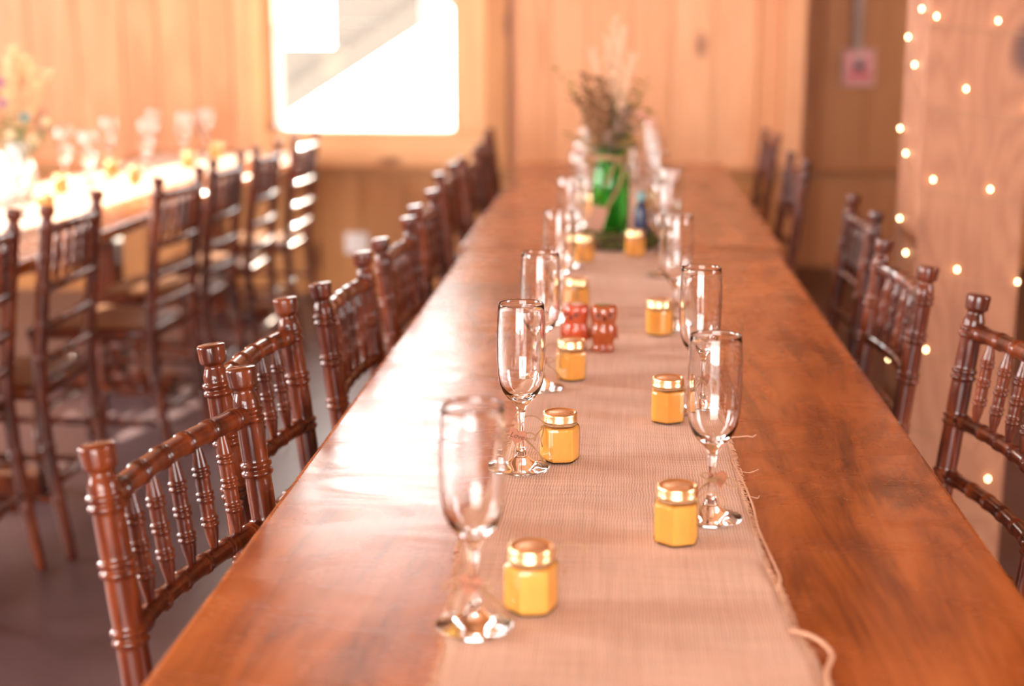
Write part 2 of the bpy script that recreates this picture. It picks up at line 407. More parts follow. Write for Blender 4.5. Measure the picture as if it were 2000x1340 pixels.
# outside: ground and the slanting white boarded side of an outdoor stair
struct(box('ground_outside', (-14, 7.40, -.35), (.70, 30, -.25), 'gravel', center=False), 'bright gravel outside the window')
st = empty('outdoor_stair', (-2.3, 9.5, -.25)); tag(st, 'pale boarded side of an outdoor stair slanting across the window view', 'staircase')
sl = (1.509 - .741) / (2.339 - 1.110)
def zlow(x): return .741 + sl * (x + 2.339)
z = .60; hx0, hx1, hz0, hz1 = -2.62, -1.92, 1.396, 1.95
XE = -1.02
while z < 2.2:
    z2 = z + .16
    xr0, xr1 = -2.339 + (z - .741) / sl, -2.339 + (z2 - .741) / sl
    spans = [(-3.4, None)]
    if z2 > hz0 and z < hz1: spans = [(-3.4, hx0), (hx1, None)]
    for a_, b_ in spans:
        e0, e1 = (b_, b_) if b_ is not None else (min(xr0, XE), min(xr1, XE))
        zz = z
        if z < hz0 < z2 and b_ is None and a_ == hx1: pass
        if min(e0, e1) <= a_ + .01: continue
        V = [(x_, y_, z_) for y_ in (9.50, 9.53) for x_, z_ in ((a_, z), (e0, z), (e1, z2 - .0005), (a_, z2 - .0005))]
        o = build('board', V, [(0, 1, 2, 3), (4, 7, 6, 5), (0, 4, 5, 1), (1, 5, 6, 2), (2, 6, 7, 3), (3, 7, 4, 0)], 'outside', None)
        o.parent = st; o.location = -Vector(st.location)
    z = z2
V = []
for y_ in (9.44, 9.50):
    for x_, dz in ((-3.3, .0), (XE, .0), (XE, .17), (-3.3, .17)): V.append((x_, y_, zlow(x_) + dz))
o = build('stringer', V, [(0, 1, 2, 3), (4, 7, 6, 5), (0, 4, 5, 1), (1, 5, 6, 2), (2, 6, 7, 3), (3, 7, 4, 0)], 'outside'); o.parent = st; o.location = -Vector(st.location)
for px_ in (-3.25,):
    o = box('support_post', (px_ - .06, 9.54, -.25), (px_ + .06, 9.66, 1.4), 'outside'); o.parent = st; o.location -= Vector(st.location)

# timber post
post = box('timber_post', (.703, 3.45, 0), (.953, 3.71, 3.4), 'timber', None, .004)
post.data.transform(Matrix.Translation((0, 0, 1.7))); post.location.z = 0
tag(post, 'square pine timber post wound with fairy lights', 'post'); post['kind'] = 'structure'

# fire alarm box and conduit, wall socket
al = empty('alarm_box', (1.315, AY - .004, 1.14)); tag(al, 'small red and white wall box with dark square below a grey conduit', 'alarm box')
def rel(o, p): o.parent = p; o.location -= Vector(p.location); return o
rel(box('back_plate', (1.224, AY - .040, 1.037), (1.405, AY - .004, 1.244), 'white', None, .012, 3), al)
rel(box('upper_panel', (1.233, AY - .050, 1.125), (1.396, AY - .038, 1.236), 'pinkish', None, .004), al)
rel(box('lower_panel', (1.233, AY - .052, 1.045), (1.396, AY - .038, 1.122), 'pinkish', None, .004), al)
rel(box('screen', (1.288, AY - .058, 1.125), (1.342, AY - .049, 1.178), 'dark', None, .003), al)
rel(box('handle', (1.255, AY - .066, 1.092), (1.380, AY - .050, 1.116), 'red', None, .004), al)
for k in range(3): rel(box('print_line', (1.262 + .01 * k, AY - .0525, 1.196 + k * .011), (1.367 - .01 * k, AY - .0495, 1.202 + k * .011), 'white'), al)
co = tube('conduit', [(1.30, AY - .035, 1.24), (1.30, AY - .035, 2.4), (1.30, AY - .035, 3.40)], .030, 'steel', None, 14)
tag(co, 'grey metal conduit pipe running up the brown wall', 'pipe')
so = empty('wall_socket', (-1.36, WY, .27)); tag(so, 'pale wall socket plate low on the boarded wall under the window', 'socket')
rel(box('plate', (-1.42, WY - .012, .215), (-1.30, WY + .004, .325), 'white', None, .004), so)
for dz in (-.025, .025): rel(box('outlet', (-1.378, WY - .016, .27 + dz - .016), (-1.342, WY - .010, .27 + dz + .016), 'white', None, .003), so)

# ------------------------------------------------------------------ tables
def table(name, x0, x1, y0, y1, ped, label, group):
    c = ((x0 + x1) / 2, (y0 + y1) / 2)
    t = empty(name, (c[0], c[1], 0)); tag(t, label, 'table', group)
    hx, hy = (x1 - x0) / 2, (y1 - y0) / 2
    bm = bmesh.new(); bmesh.ops.create_cube(bm, size=1)
    for v in bm.verts: v.co = Vector((v.co.x * 2 * hx, v.co.y * 2 * hy, TZ - .02 + v.co.z * .04))
    bmesh.ops.bevel(bm, geom=list(bm.edges), offset=.009, segments=4, affect='EDGES', profile=.5)
    o = bm_obj('table_top', bm, 'table', t)
    for p in o.data.polygons: p.use_smooth = abs(p.normal.z) < .999 and max(abs(p.normal.x), abs(p.normal.y)) < .999
    for py_ in ped:
        yy = py_ - c[1]
        box('pedestal', (-.05, yy - .05, .06), (.05, yy + .05, TZ - .10), 'mahogany', t, .006)
        box('foot', (-.24, yy - .045, 0), (.24, yy + .045, .06), 'mahogany', t, .006)
        box('cross_bar', (-.28, yy - .04, TZ - .10), (.28, yy + .04, TZ - .0405), 'mahogany', t, .006)
    box('stretcher', (-.02, ped[0] + .05 - c[1], .25), (.02, ped[1] - .05 - c[1], .34), 'mahogany', t, .005)
    return t
table('dining_table', -.418, .418, .70, 3.795, (1.10, 3.325), 'long dark stained glossy dining table nearest the camera', 'long wooden dining tables')
table('dining_table', -.440, .440, 3.80, 6.42, (4.03, 5.94), 'dark stained dining table butted to the far end of the nearest one', 'long wooden dining tables')
table('dining_table', -2.335, -1.515, 2.30, 4.655, (2.60, 3.90), 'sunlit dining table at the left, its nearer half in the bright row', 'long wooden dining tables')
table('dining_table', -2.335, -1.515, 4.66, 6.95, (5.145, 6.55), 'sunlit dining table at the left standing next to the back wall', 'long wooden dining tables')

# burlap runner
def runner(name, keys, label, seed, mat='burlap', fringe=True):
    rr = random.Random(seed)
    y0, y1 = keys[0][0], keys[-1][0]; ny = int((y1 - y0) / .02); nx = 26
    def at(y):
        for (a, l0, r0), (b, l1, r1) in zip(keys, keys[1:]):
            if a <= y <= b:
                f = (y - a) / (b - a); f = f * f * (3 - 2 * f); return l0 + (l1 - l0) * f, r0 + (r1 - r0) * f
        return keys[-1][1:]
    ph = [rr.uniform(0, 6.28) for _ in range(12)]
    def hgt(x, y):
        h = .0006 * math.sin(y * 23 + ph[0] + 4 * math.sin(x * 5 + ph[1])) + .0005 * math.sin(y * 61 + x * 9 + ph[2]) * max(0, math.sin(y * 3 + ph[3]))
        h += .0004 * math.sin(x * 70 + ph[4] + 1.5 * math.sin(y * 4 + ph[5]))
        return max(h, -.0008)
    cx = sum(k[1] + k[2] for k in keys) / (2 * len(keys))
    root = (cx, (y0 + y1) / 2, TZ)
    V, Fc = [], []
    for lay in (0, 1):
        for j in range(ny + 1):
            y = y0 + (y1 - y0) * j / ny; l, r = at(y)
            l += .0015 * math.sin(y * 47 + ph[6]) + .001 * math.sin(y * 131 + ph[7]); r += .0015 * math.sin(y * 41 + ph[8]) + .001 * math.sin(y * 113 + ph[9])
            for i in range(nx + 1):
                x = l + (r - l) * i / nx
                V.append((x - root[0], y - root[1], .0030 + hgt(x, y) if lay == 0 else .0006))
    def id(lay, j, i): return lay * (ny + 1) * (nx + 1) + j * (nx + 1) + i
    for j in range(ny):
        for i in range(nx):
            Fc.append((id(0, j, i), id(0, j, i + 1), id(0, j + 1, i + 1), id(0, j + 1, i)))
            Fc.append((id(1, j, i), id(1, j + 1, i), id(1, j + 1, i + 1), id(1, j, i + 1)))
        Fc.append((id(0, j, 0), id(0, j + 1, 0), id(1, j + 1, 0), id(1, j, 0))); Fc.append((id(0, j, nx), id(1, j, nx), id(1, j + 1, nx), id(0, j + 1, nx)))
    for i in range(nx):
        Fc.append((id(0, 0, i), id(1, 0, i), id(1, 0, i + 1), id(0, 0, i + 1))); Fc.append((id(0, ny, i), id(0, ny, i + 1), id(1, ny, i + 1), id(1, ny, i)))
    e = empty(name, root); tag(e, label, 'table runner')
    build('cloth', V, Fc, mat, e, True)
    if fringe:
        a = Acc(); y = y0 + .3
        while y < min(y1, 3.0):
            for s in (0, 1):
                x = at(y)[s]; d = -1 if s == 0 else 1; L = rr.uniform(.002, .007)
                p = [Vector((x - d * .003, y, .0032)) - Vector((root[0], root[1], 0)), Vector((x + d * L * .5, y + rr.uniform(-.002, .002), .003)) - Vector((root[0], root[1], 0)), Vector((x + d * L, y + rr.uniform(-.004, .004), .0012)) - Vector((root[0], root[1], 0))]
                a.add(tube_data(p, .0007, 4))
            y += rr.uniform(.003, .007)
        f = a.build('frayed_edge', 'thread', e); f['kind'] = 'stuff'
        def thread(pts, r=.0011):
            tube('loose_thread', [Vector(p) - Vector(root) for p in spline(pts, 6)], r, 'thread', e, 6)
        q = TZ + .0022
        thread([(.150, 1.955, q + .002), (.166, 1.962, q), (.182, 1.968, q), (.190, 1.965, q), (.196, 1.975, q)])
        thread([(.153, 1.84, q + .001), (.160, 1.76, q), (.1645, 1.66, q), (.163, 1.58, q + .001), (.168, 1.50, q), (.172, 1.43, q + .001), (.169, 1.40, q + .002)], .0015)
        thread([(.160, 1.70, q), (.172, 1.69, q), (.176, 1.70, q)], .0007)
        thread([(.166, 1.285, q + .002), (.180, 1.277, q + .003), (.193, 1.262, q + .002), (.200, 1.240, q), (.196, 1.222, q), (.190, 1.200, q + .001), (.187, 1.16, q)], .0022)
        thread([(.158, 1.80, q), (.172, 1.795, q), (.185, 1.81, q)], .0007)
        thread([(-.150, 1.62, q), (-.176, 1.60, q), (-.19, 1.57, q)], .0008)
    return e
runner('burlap_runner', [(.74, -.150, .200), (1.17, -.157, .186), (1.34, -.165, .170), (1.52, -.174, .159), (1.75, -.152, .157), (2.2, -.147, .155), (2.8, -.146, .151), (3.65, -.142, .142), (5.9, -.150, .145)],
       'tan burlap runner with frayed edges along the centre of the nearest table', 3)
runner('burlap_runner', [(2.5, -2.22, -1.72), (4.0, -2.215, -1.715), (6.75, -2.22, -1.71)], 'tan burlap runner along the sunlit left table', 5, fringe=False)

# ------------------------------------------------------------------ chiavari chairs
def dring(s, r, d=.0042, k=1.0):
    a = [(-.0150, 0), (-.0105, 0), (-.0095, .10), (-.0082, .75), (-.0055, 1), (-.0028, .75), (-.0012, .12), (.0012, .12), (.0028, .75), (.0055, 1), (.0082, .75), (.0095, .10), (.0105, 0), (.0150, 0)]
    return [(s + q * k, r + h * d) for q, h in a]
def turned(path, prof, n):
    """path: list of points; prof: list of (arc position, radius)"""
    P = [Vector(p) for p in path]; L = [0.0]
    for a, b in zip(P, P[1:]): L.append(L[-1] + (b - a).length)
    def ev(s):
        s = min(max(s, 0), L[-1])
        for i in range(len(P) - 1):
            if s <= L[i + 1] + 1e-9:
                f = (s - L[i]) / max(L[i + 1] - L[i], 1e-9); return P[i].lerp(P[i + 1], f)
        return P[-1]
    prof = sorted(prof, key=lambda q: q[0])
    return tube_data([ev(s) for s, r in prof], [r for s, r in prof], n), L[-1]
CH, HW, BOW = .912, .176, .015                              # chair height, half distance between rear posts (at top)
def chair_mesh():
    t = empty('chiavari_chair')
    def post_xy(z):                              # side profile of the rear post
        if z > .45: return -.052 * ((z - .45) / (CH - .45)) ** 1.15
        return -.055 * ((.45 - z) / .45) ** 1.5
    def hw(z): return HW + .006 * (z - CH) / CH * -1
    zs = [CH * i / 40 for i in range(41)]
    rails_z = [CH - .060, CH - .205, CH - .300, CH - .388]
    for s in (-1, 1):
        path = [(post_xy(z), s * HW, z) for z in zs]
        # arc length from the floor
        L = [0.0]
        for a, b in zip(path, path[1:]): L.append(L[-1] + (Vector(b) - Vector(a)).length)
        def arc(z):
            f = z / CH * 40; i = min(int(f), 39); return L[i] + (L[i + 1] - L[i]) * (f - i)
        prof = [(0, .013), (.015, .0145), (.20, .0165), (.44, .0175)]
        prof += [(arc(z), .0172) for z in [.05 * i for i in range(10, 17)]]
        for z in [CH - .060, CH - .130, CH - .205, CH - .300, CH - .388, .30, .16]: prof = [p for p in prof if abs(p[0] - arc(z)) > .016] + dring(arc(z), .0168, .0038)
        top = arc(CH)
        prof = [p for p in prof if p[0] < top - .0485]
        prof += [(top - .046, .0172), (top - .042, .0168), (top - .036, .0150), (top - .032, .0134), (top - .0285, .0128), (top - .0262, .0138), (top - .0245, .0172), (top - .0228, .0181), (top - .0200, .0184), (top - .0035, .0193), (top - .0012, .0190), (top, .0178)]
        (V, Fc), _ = turned(path, prof, 16)
        build('rear_post', V, Fc, 'mahogany', t, True)
    def rail(z, r, bow, rings, name, rise=0.0):
        n = 24; path = []
        for i in range(n + 1):
            u = -1 + 2 * i / n
            path.append((post_xy(z) - bow * (1 - u * u), u * (HW - .006), z + rise * (1 - u * u)))
        L = sum((Vector(b) - Vector(a)).length for a, b in zip(path, path[1:]))
        prof = [(0, r * .92)] + [(L * i / 24, r) for i in range(1, 24)] + [(L, r * .92)]
        for k in rings:
            prof = [p for p in prof if abs(p[0] - L * k) > .0115] + dring(L * k, r, .0017, .62)
        (V, Fc), _ = turned(path, prof, 12); return build(name, V, Fc, 'mahogany', t, True)
    rg = [(i + .5) / 6 for i in range(6)]
    rail(rails_z[0], .0132, BOW, rg, 'top_rail', .002)
    rail(rails_z[1], .0118, BOW, rg, 'back_rail')
    rail(rails_z[2], .0118, BOW, rg, 'back_rail')
    rail(rails_z[3], .0118, BOW, rg, 'back_rail')
    # five spindles between the two upper rails
    for i in range(5):
        u = -1 + 2 * (i + 1) / 6
        a = Vector((post_xy(rails_z[1]) - BOW * (1 - u * u), u * (HW - .006), rails_z[1] + .008)); b = Vector((post_xy(rails_z[0]) - BOW * (1 - u * u), u * (HW - .006), rails_z[0] - .004))
        L = (b - a).length
        prof = [(0, .0052), (.006, .0058), (L * .16, .0084), (L * .40, .0092), (L * .61, .0092), (L * .85, .0078), (L - .006, .0056), (L, .005)]
        for f in (.27, .50, .73):
            r = .0090; prof = [p for p in prof if abs(p[0] - L * f) > .0105] + dring(L * f, r, .0023, .66)
        (V, Fc), _ = turned([a, b], prof, 10); build('spindle', V, Fc, 'mahogany', t, True)
    # seat: frame and panel
    SZ = .452; fw_, rw = .200, .176; depth = .385
    fr = [(-.005, -rw), (depth, -fw_), (depth, fw_), (-.005, rw)]
    bm = bmesh.new(); vs_ = [bm.verts.new((x, y, z)) for z in (SZ - .034, SZ) for x, y in fr]
    for f in ((3, 2, 1, 0), (4, 5, 6, 7), (0, 1, 5, 4), (1, 2, 6, 5), (2, 3, 7, 6), (3, 0, 4, 7)): bm.faces.new([vs_[i] for i in f])
    bmesh.ops.bevel(bm, geom=list(bm.edges), offset=.010, segments=3, affect='EDGES', profile=.5)
    bm_obj('seat_frame', bm, 'mahogany', t, True)
    bm = bmesh.new(); vs_ = [bm.verts.new((x * .86 + .026, y * .86, z)) for z in (SZ - .004, SZ + .008) for x, y in fr]
    for f in ((3, 2, 1, 0), (4, 5, 6, 7), (0, 1, 5, 4), (1, 2, 6, 5), (2, 3, 7, 6), (3, 0, 4, 7)): bm.faces.new([vs_[i] for i in f])
    bmesh.ops.bevel(bm, geom=list(bm.edges), offset=.006, segments=2, affect='EDGES', profile=.5)
    bm_obj('seat_panel', bm, 'seat', t, True)
    for s in (-1, 1):
        a, b = Vector((.372, s * .186, 0)), Vector((.362, s * .182, SZ - .004))
        prof = [(0, .0115), (.02, .013), (.2, .0165), (.43, .0175)]
        for z in (.12, .25, .36): prof += dring(z, .0155)
        prof.append((.448, .0165))
        (V, Fc), _ = turned([a, b], prof, 14); build('front_leg', V, Fc, 'mahogany', t, True)
    def stick(a, b, name='stretcher'):
        a, b = Vector(a), Vector(b); L = (b - a).length; prof = [(0, .008), (L / 2, .0105), (L, .008)]
        for f in (.25, .5, .75): prof = [p for p in prof if abs(p[0] - L * f) > .011] + dring(L * f, .0098, .0020, .66)
        (V, Fc), _ = turned([a, b], prof, 10); build(name, V, Fc, 'mahogany', t, True)
    for z in (.16, .27):
        for s in (-1, 1): stick((post_xy(z), s * HW, z), (.368, s * .185, z))
        stick((.368, -.185, z + .03), (.368, .185, z + .03))
    stick((post_xy(.20), -HW, .20), (post_xy(.20), HW, .20))
    return t
# (x of post line at the top, y centre, rotation off square in degrees)
proto = chair_mesh(); first = [True]
def place_chair(x, y, rz, label, group):
    o = proto if first[0] else copy_tree(proto); first[0] = False
    c, s = math.cos(rz), math.sin(rz); off = .052
    o.location = (x + off * c, y + off * s, 0); o.rotation_euler.z = rz
    tag(o, label, 'chair', group)
ordn = ['first', 'second', 'third', 'fourth', 'fifth', 'sixth', 'seventh', 'eighth', 'ninth']
LC = [(-.502, 1.532, -9.3), (-.540, 2.010, -3), (-.500, 2.500, -1.2), (-.490, 3.035, -1), (-.505, 3.61, 1), (-.550, 4.44, 0), (-.538, 5.00, -2), (-.550, 5.65, 1), (-.585, 6.22, 3)]
for i, (x, y, a) in enumerate(LC):
    place_chair(x, y, R(a), 'mahogany chiavari chair left of the long table, %s from the camera' % ordn[i], 'chairs on the left side of the long table')
RC = [(.5995, 2.126, 8), (.546, 2.76, 2.5), (.604, 3.59, 0), (.606, 4.98, 2), (.640, 6.25, 2)]
for i, (x, y, a) in enumerate(RC):
    place_chair(x, y, R(180 + a), 'mahogany chiavari chair right of the long table, %s from the camera' % ordn[i], 'chairs on the right side of the long table')
AC = [(-1.440, 3.115, 183), (-1.400, 3.54, 181), (-1.345, 4.26, 177), (-1.365, 4.87, 180), (-1.36, 5.42, 180), (-1.345, 6.02, 178)]
for i, (x, y, a) in enumerate(AC):
    place_chair(x, y, R(a), 'dark chiavari chair drawn up to the sunlit left table, %s from the camera' % ordn[i], 'chairs at the sunlit left table')

# ------------------------------------------------------------------ champagne flutes
FH = .220
def heart_shape(s, th):
    pts = []
    for k in range(28):
        a = 2 * math.pi * k / 28
        pts.append((s * 16 * math.sin(a) ** 3 / 17, s * (13 * math.cos(a) - 5 * math.cos(2 * a) - 2 * math.cos(3 * a) - math.cos(4 * a)) / 17))
    n = len(pts); V = [(x, -th / 2, y) for x, y in pts] + [(x, th / 2, y) for x, y in pts]
    return V, [tuple(range(n)), tuple(range(2 * n - 1, n - 1, -1))] + [(k, (k + 1) % n, n + (k + 1) % n, n + k) for k in range(n)]
txt = bpy.data.curves.new('lettering', 'FONT'); txt.body = 'Love'; txt.size = .0098; txt.align_x = 'CENTER'; txt.align_y = 'CENTER'; txt.extrude = .00015; txt.resolution_u = 3; txt.shear = .25
txt_o = bpy.data.objects.new('tmp', txt); col.objects.link(txt_o)
dg = bpy.context.evaluated_depsgraph_get()
txt_me = bpy.data.meshes.new_from_object(txt_o.evaluated_get(dg)); bpy.data.objects.remove(txt_o); txt_me.materials.clear(); txt_me.materials.append(M['ink'])
def flute():
    t = empty('champagne_flute')
    outer = [(.0052, .0795), (.0066, .084), (.0105, .089), (.0170, .096), (.0228, .1045), (.0266, .115), (.0286, .128), (.0296, .145), (.0299, .165), (.0294, .19), (.0283, .212), (.0278, .2185)]
    lip = [(.0276, .2198), (.0269, .2200), (.0263, .2190)]
    inner = [(.0266, .212), (.0277, .19), (.0281, .165), (.0278, .145), (.0267, .128), (.0244, .1155), (.0200, .1060), (.0135, .0995), (.0060, .0965), (.0006, .0958)]
    outer = [(r * 1.06, z) for r, z in outer]; lip = [(.0293, .2199), (.0288, .2201), (.0283, .2194)]
    inner = [(max(r * 1.06 + .0008, .0006), z) for r, z in inner]
    lathe('bowl', outer + lip + inner, 'glass', t, 40)
    lathe('stem', [(.0062, .0245), (.0046, .030), (.0039, .040), (.0037, .052), (.0040, .064), (.0049, .074), (.0055, .0794)], 'glass', t, 20)
    lathe('foot', [(.0350, .0003), (.0370, .0010), (.0373, .0022), (.0360, .0036), (.0290, .0056), (.0215, .0080), (.0155, .0108), (.0105, .0148), (.0078, .0195), (.0066, .0235), (.0062, .0242), (.0005, .0244)], 'glass', t, 40)
    a = Acc()
    for k, z in enumerate((.0455, .0478)):
        a.add(tube_data([(.0052 * math.cos(q), .0052 * math.sin(q), z + .0008 * math.sin(q)) for q in [2 * math.pi * i / 14 for i in range(15)]], .0010, 6))
    a.add(tube_data(spline([(.001, -.006, .0465), (-.013, -.010, .050), (-.026, -.009, .047), (-.029, -.008, .0425), (-.022, -.009, .0405), (-.006, -.009, .0450)], 7), .0009, 6))
    a.add(tube_data(spline([(.001, -.006, .0465), (.012, -.009, .051), (.019, -.010, .047), (.013, -.011, .043), (.004, -.0085, .0455)], 7), .0009, 6))
    a.add(tube_data(spline([(.002, -.006, .046), (.014, -.010, .036), (.024, -.013, .024), (.033, -.014, .014)], 6), .0010, 6))
    a.add(tube_data(spline([(.002, -.006, .046), (.010, -.011, .038), (.022, -.016, .028), (.028, -.018, .017)], 6), .0009, 6))
    a.build('twine', 'twine', t)
    V, Fc = heart_shape(.0125, .0024); h = build('heart_tag', V, Fc, 'heart', t); h.location = (-.004, -.0105, .0465); h.rotation_euler = (R(-8), R(14), R(-4))
    l = bpy.data.objects.new('lettering', txt_me); col.objects.link(l); l.parent = h; l.location = (-.0002, -.0013, .0003); l.rotation_euler = (R(90), 0, 0)
    return t
fl = flute(); ffirst = [True]
def place_flute(x, y, rz, label, group, z=TZ + .0046):
    o = fl if ffirst[0] else copy_tree(fl); ffirst[0] = False
    o.location = (x, y, z); o.rotation_euler.z = rz; tag(o, label, 'champagne flute', group)
LF = [(-.135, 1.272, 8), (-.126, 1.783, 0), (-.126, 2.218, 25), (-.121, 2.768, -40), (-.125, 3.44, 60), (-.125, 4.19, 200), (-.13, 4.72, 10), (-.13, 5.3, 90)]
for i, (x, y, a) in enumerate(LF):
    place_flute(x, y, R(a), 'clear champagne flute on the left of the runner, %s from the camera' % ordn[i], 'flutes left of the runner')
RF = [(.110, 1.604, 150), (.119, 2.09, 170), (.106, 2.71, 130), (.098, 3.33, 220), (.126, 3.695, 20), (.102, 4.21, 190), (.104, 4.70, 160), (.108, 5.22, 100), (.108, 5.70, 140)]
for i, (x, y, a) in enumerate(RF):
    place_flute(x, y, R(a), 'clear champagne flute on the right of the runner, %s from the camera' % ordn[i], 'flutes right of the runner')
SF = [(-1.90, 4.38, 0), (-2.12, 4.86, 60), (-2.085, 5.21, 200), (-1.91, 4.995, 10), (-2.15, 5.86, 90), (-1.927, 5.677, 150), (-2.17, 6.50, 30), (-1.934, 6.21, 70), (-1.95, 6.60, 10)]
for i, (x, y, a) in enumerate(SF):
    place_flute(x, y, R(a), 'champagne flute on the sunlit left table, %s along its runner' % ordn[i], 'flutes on the sunlit left table')

# ------------------------------------------------------------------ honey jars
def hexring(r, z, off=0): return [(r * math.cos(math.pi / 3 * k + off), r * math.sin(math.pi / 3 * k + off), z) for k in range(6)]
def hexring_round(r, z, round_, g=1.09):                 # hexagon with rounded corners, 24 points; round_ 1 = circle
    out = []; r = r * g
    for k in range(24):
        a = 2 * math.pi * k / 24; m_ = (a % (math.pi / 3)) - math.pi / 6
        rh = r * math.cos(math.pi / 6) / math.cos(m_); rh = min(rh, r * .965)
        q = rh * (1 - round_) + r * .9 * round_; out.append((q * math.cos(a), q * math.sin(a), z))
    return out
def stacked(rings):
    n = len(rings[0]); V = [v for r in rings for v in r]; Fc = [tuple(range(n)), tuple((len(rings) - 1) * n + k for k in range(n))]
    for i in range(len(rings) - 1):
        for k in range(n): k2 = (k + 1) % n; Fc.append((i * n + k, i * n + k2, (i + 1) * n + k2, (i + 1) * n + k))
    return V, Fc
def jar():
    t = empty('honey_jar')
    o_ = [(.0225, .0004, 0), (.0252, .0022, 0), (.0256, .006, 0), (.0256, .044, 0), (.0250, .0475, .1), (.0232, .0500, .5), (.0222, .0515, 1), (.0220, .0545, 1)]
    V, Fc = stacked([hexring_round(r, z, k) for r, z, k in o_]); build('glass_body', V, Fc[:1] + Fc[2:], 'jar_glass', t)
    V, Fc = stacked([hexring_round(r, z, 0) for r, z in ((.0190, .0006), (.0205, .0009), (.0207, .0014))]); build('glass_base', V, Fc, 'jar_glass', t)
    h_ = [(.0215, .0018, 0), (.0242, .0036, 0), (.0247, .0064, 0), (.0247, .0436, 0), (.0240, .0466, .15), (.0222, .0482, .6)]
    V, Fc = stacked([hexring_round(r, z, k) for r, z, k in h_]); build('honey', V, Fc, 'honey', t)
    ld = lathe('lid', [(.0202, .0545), (.0226, .0540), (.0233, .0546), (.0234, .0556), (.0231, .0562), (.0232, .0630), (.0230, .0652), (.0222, .0663), (.0210, .0667), (.0200, .0665), (.0188, .0652), (.0184, .0650)], 'gold', t, 36)
    lathe('lid_centre', [(.0183, .0646), (.0183, .0651), (.0002, .0653)], 'gold_disc', ld, 36)
    a = Acc()
    for z in (.0512, .0528):
        a.add(tube_data([(.0218 * math.cos(q), .0218 * math.sin(q), z + .0006 * math.sin(3 * q)) for q in [2 * math.pi * i / 28 for i in range(29)]], .0009, 6))
    b = Vector((-.0225, -.006, .0525))
    for pts in ([(0, 0, 0), (-.010, -.003, .010), (-.024, -.004, .012), (-.033, -.004, .004), (-.030, -.003, -.001)], [(0, 0, 0), (-.002, -.005, -.010), (-.005, -.006, -.020), (-.003, -.006, -.030)], [(0, 0, 0), (-.006, -.005, -.008), (-.011, -.005, -.014), (-.013, -.004, -.022)],
                [(0, 0, 0), (.004, -.006, .006), (.010, -.009, .005), (.007, -.008, -.001), (0, -.002, 0)]):
        a.add(tube_data(spline([b + Vector(p) for p in pts], 6), .0009, 6))
    a.add(lathe_data([(.0005, -.0028), (.0026, -.0015), (.003, 0), (.0026, .0015), (.0005, .0028)], 8), Matrix.Translation(b))
    a.build('twine_bow', 'twine', t); return t
jr = jar(); jfirst = [True]
def place_jar(x, y, rz, label, group):
    o = jr if jfirst[0] else copy_tree(jr); jfirst[0] = False
    o.location = (x, y, TZ + .0046); o.rotation_euler.z = rz; tag(o, label, 'jar', group)
LJ = [(-.083, 1.318, 190), (-.077, 1.825, 12), (-.079, 2.285, 30), (-.089, 2.885, 70), (-.093, 3.53, 120), (-.09, 4.45, 20)]
for i, (x, y, a) in enumerate(LJ):
    place_jar(x, y, R(a), 'gold lidded hexagonal honey jar on the left of the runner, %s from the camera' % ordn[i], 'honey jars left of the runner')
RJ = [(.067, 1.522, 140), (.072, 2.033, 150), (.074, 2.655, 160), (.036, 3.63, 100), (.07, 4.5, 200)]
for i, (x, y, a) in enumerate(RJ):
    place_jar(x, y, R(a), 'gold lidded hexagonal honey jar on the right of the runner, %s from the camera' % ordn[i], 'honey jars right of the runner')
SJ = [(-1.83, 4.40, 10), (-2.00, 4.95, 100), (-1.85, 5.30, 50), (-2.03, 5.55, 130), (-1.84, 5.95, 20), (-1.86, 6.45, 80)]
for i, (x, y, a) in enumerate(SJ):
    place_jar(x, y, R(a), 'honey jar glaring in the sun on the left table, %s along its runner' % ordn[i], 'honey jars on the sunlit left table')

# ------------------------------------------------------------------ owl figurines
def owl(mat, loc, rz, label):
    t = empty('owl_figurine', loc, rz); tag(t, label, 'figurine', 'pair of glazed owls')
    prof = [(.0195, 0), (.0205, .003), (.0200, .008), (.0180, .012), (.0205, .020), (.0240, .030), (.0245, .038), (.0228, .045), (.0208, .0495), (.0222, .055), (.0245, .062), (.0248, .070), (.0240, .078), (.0215, .0825), (.010, .0822), (.001, .0815)]
    V, Fc = lathe_data(prof, 28); V = [(x, y * .86, z) for x, y, z in V]
    build('body', V, Fc, mat, t, True)
    for s in (-1, 1):
        e = lathe('ear', [(.0075, 0), (.0062, .0025), (.0035, .0045), (.0004, .0055)], mat, t, 10, (s * .0155, 0, .0795)); e.rotation_euler.y = R(14 * s)
        e = lathe('eye', [(.0078, -.002), (.0080, .001), (.0066, .0028), (.0060, .0020), (.0004, .0022)], mat, t, 16, (s * .0098, -.0196, .067)); e.rotation_euler = (R(90), 0, R(s * 20))
        p = lathe('pupil', [(.0040, 0), (.0034, .0014), (.0004, .0018)], 'owl_dark', e, 12, (0, 0, .0018))
        Vw, Fw = lathe_data([(.001, -.016), (.0060, -.010), (.0085, 0), (.0075, .008), (.001, .013)], 12); Vw = [(x * .30, y * 1.2, z) for x, y, z in Vw]
        wg = build('wing', Vw, Fw, mat, t, True, (s * .0232, -.002, .034)); wg.rotation_euler.y = R(s * -6)
        lathe('foot', [(.006, 0), (.0065, .003), (.004, .006), (.0005, .007)], mat, t, 10, (s * .008, -.0155, .0002))
    b = lathe('beak', [(.0034, 0), (.002, .004), (.0003, .0065)], 'owl_dark', t, 8, (0, -.0205, .0615)); b.rotation_euler = (R(115), 0, 0)
    return t
owl('owl_brown', (-.029, 2.505, TZ + .0046), R(6), 'amber brown glazed owl figurine on the burlap runner, right of the pair')
owl('owl_red', (-.0795, 2.510, TZ + .0046), R(-22), 'red orange glazed owl figurine behind a honey jar, left of the pair')

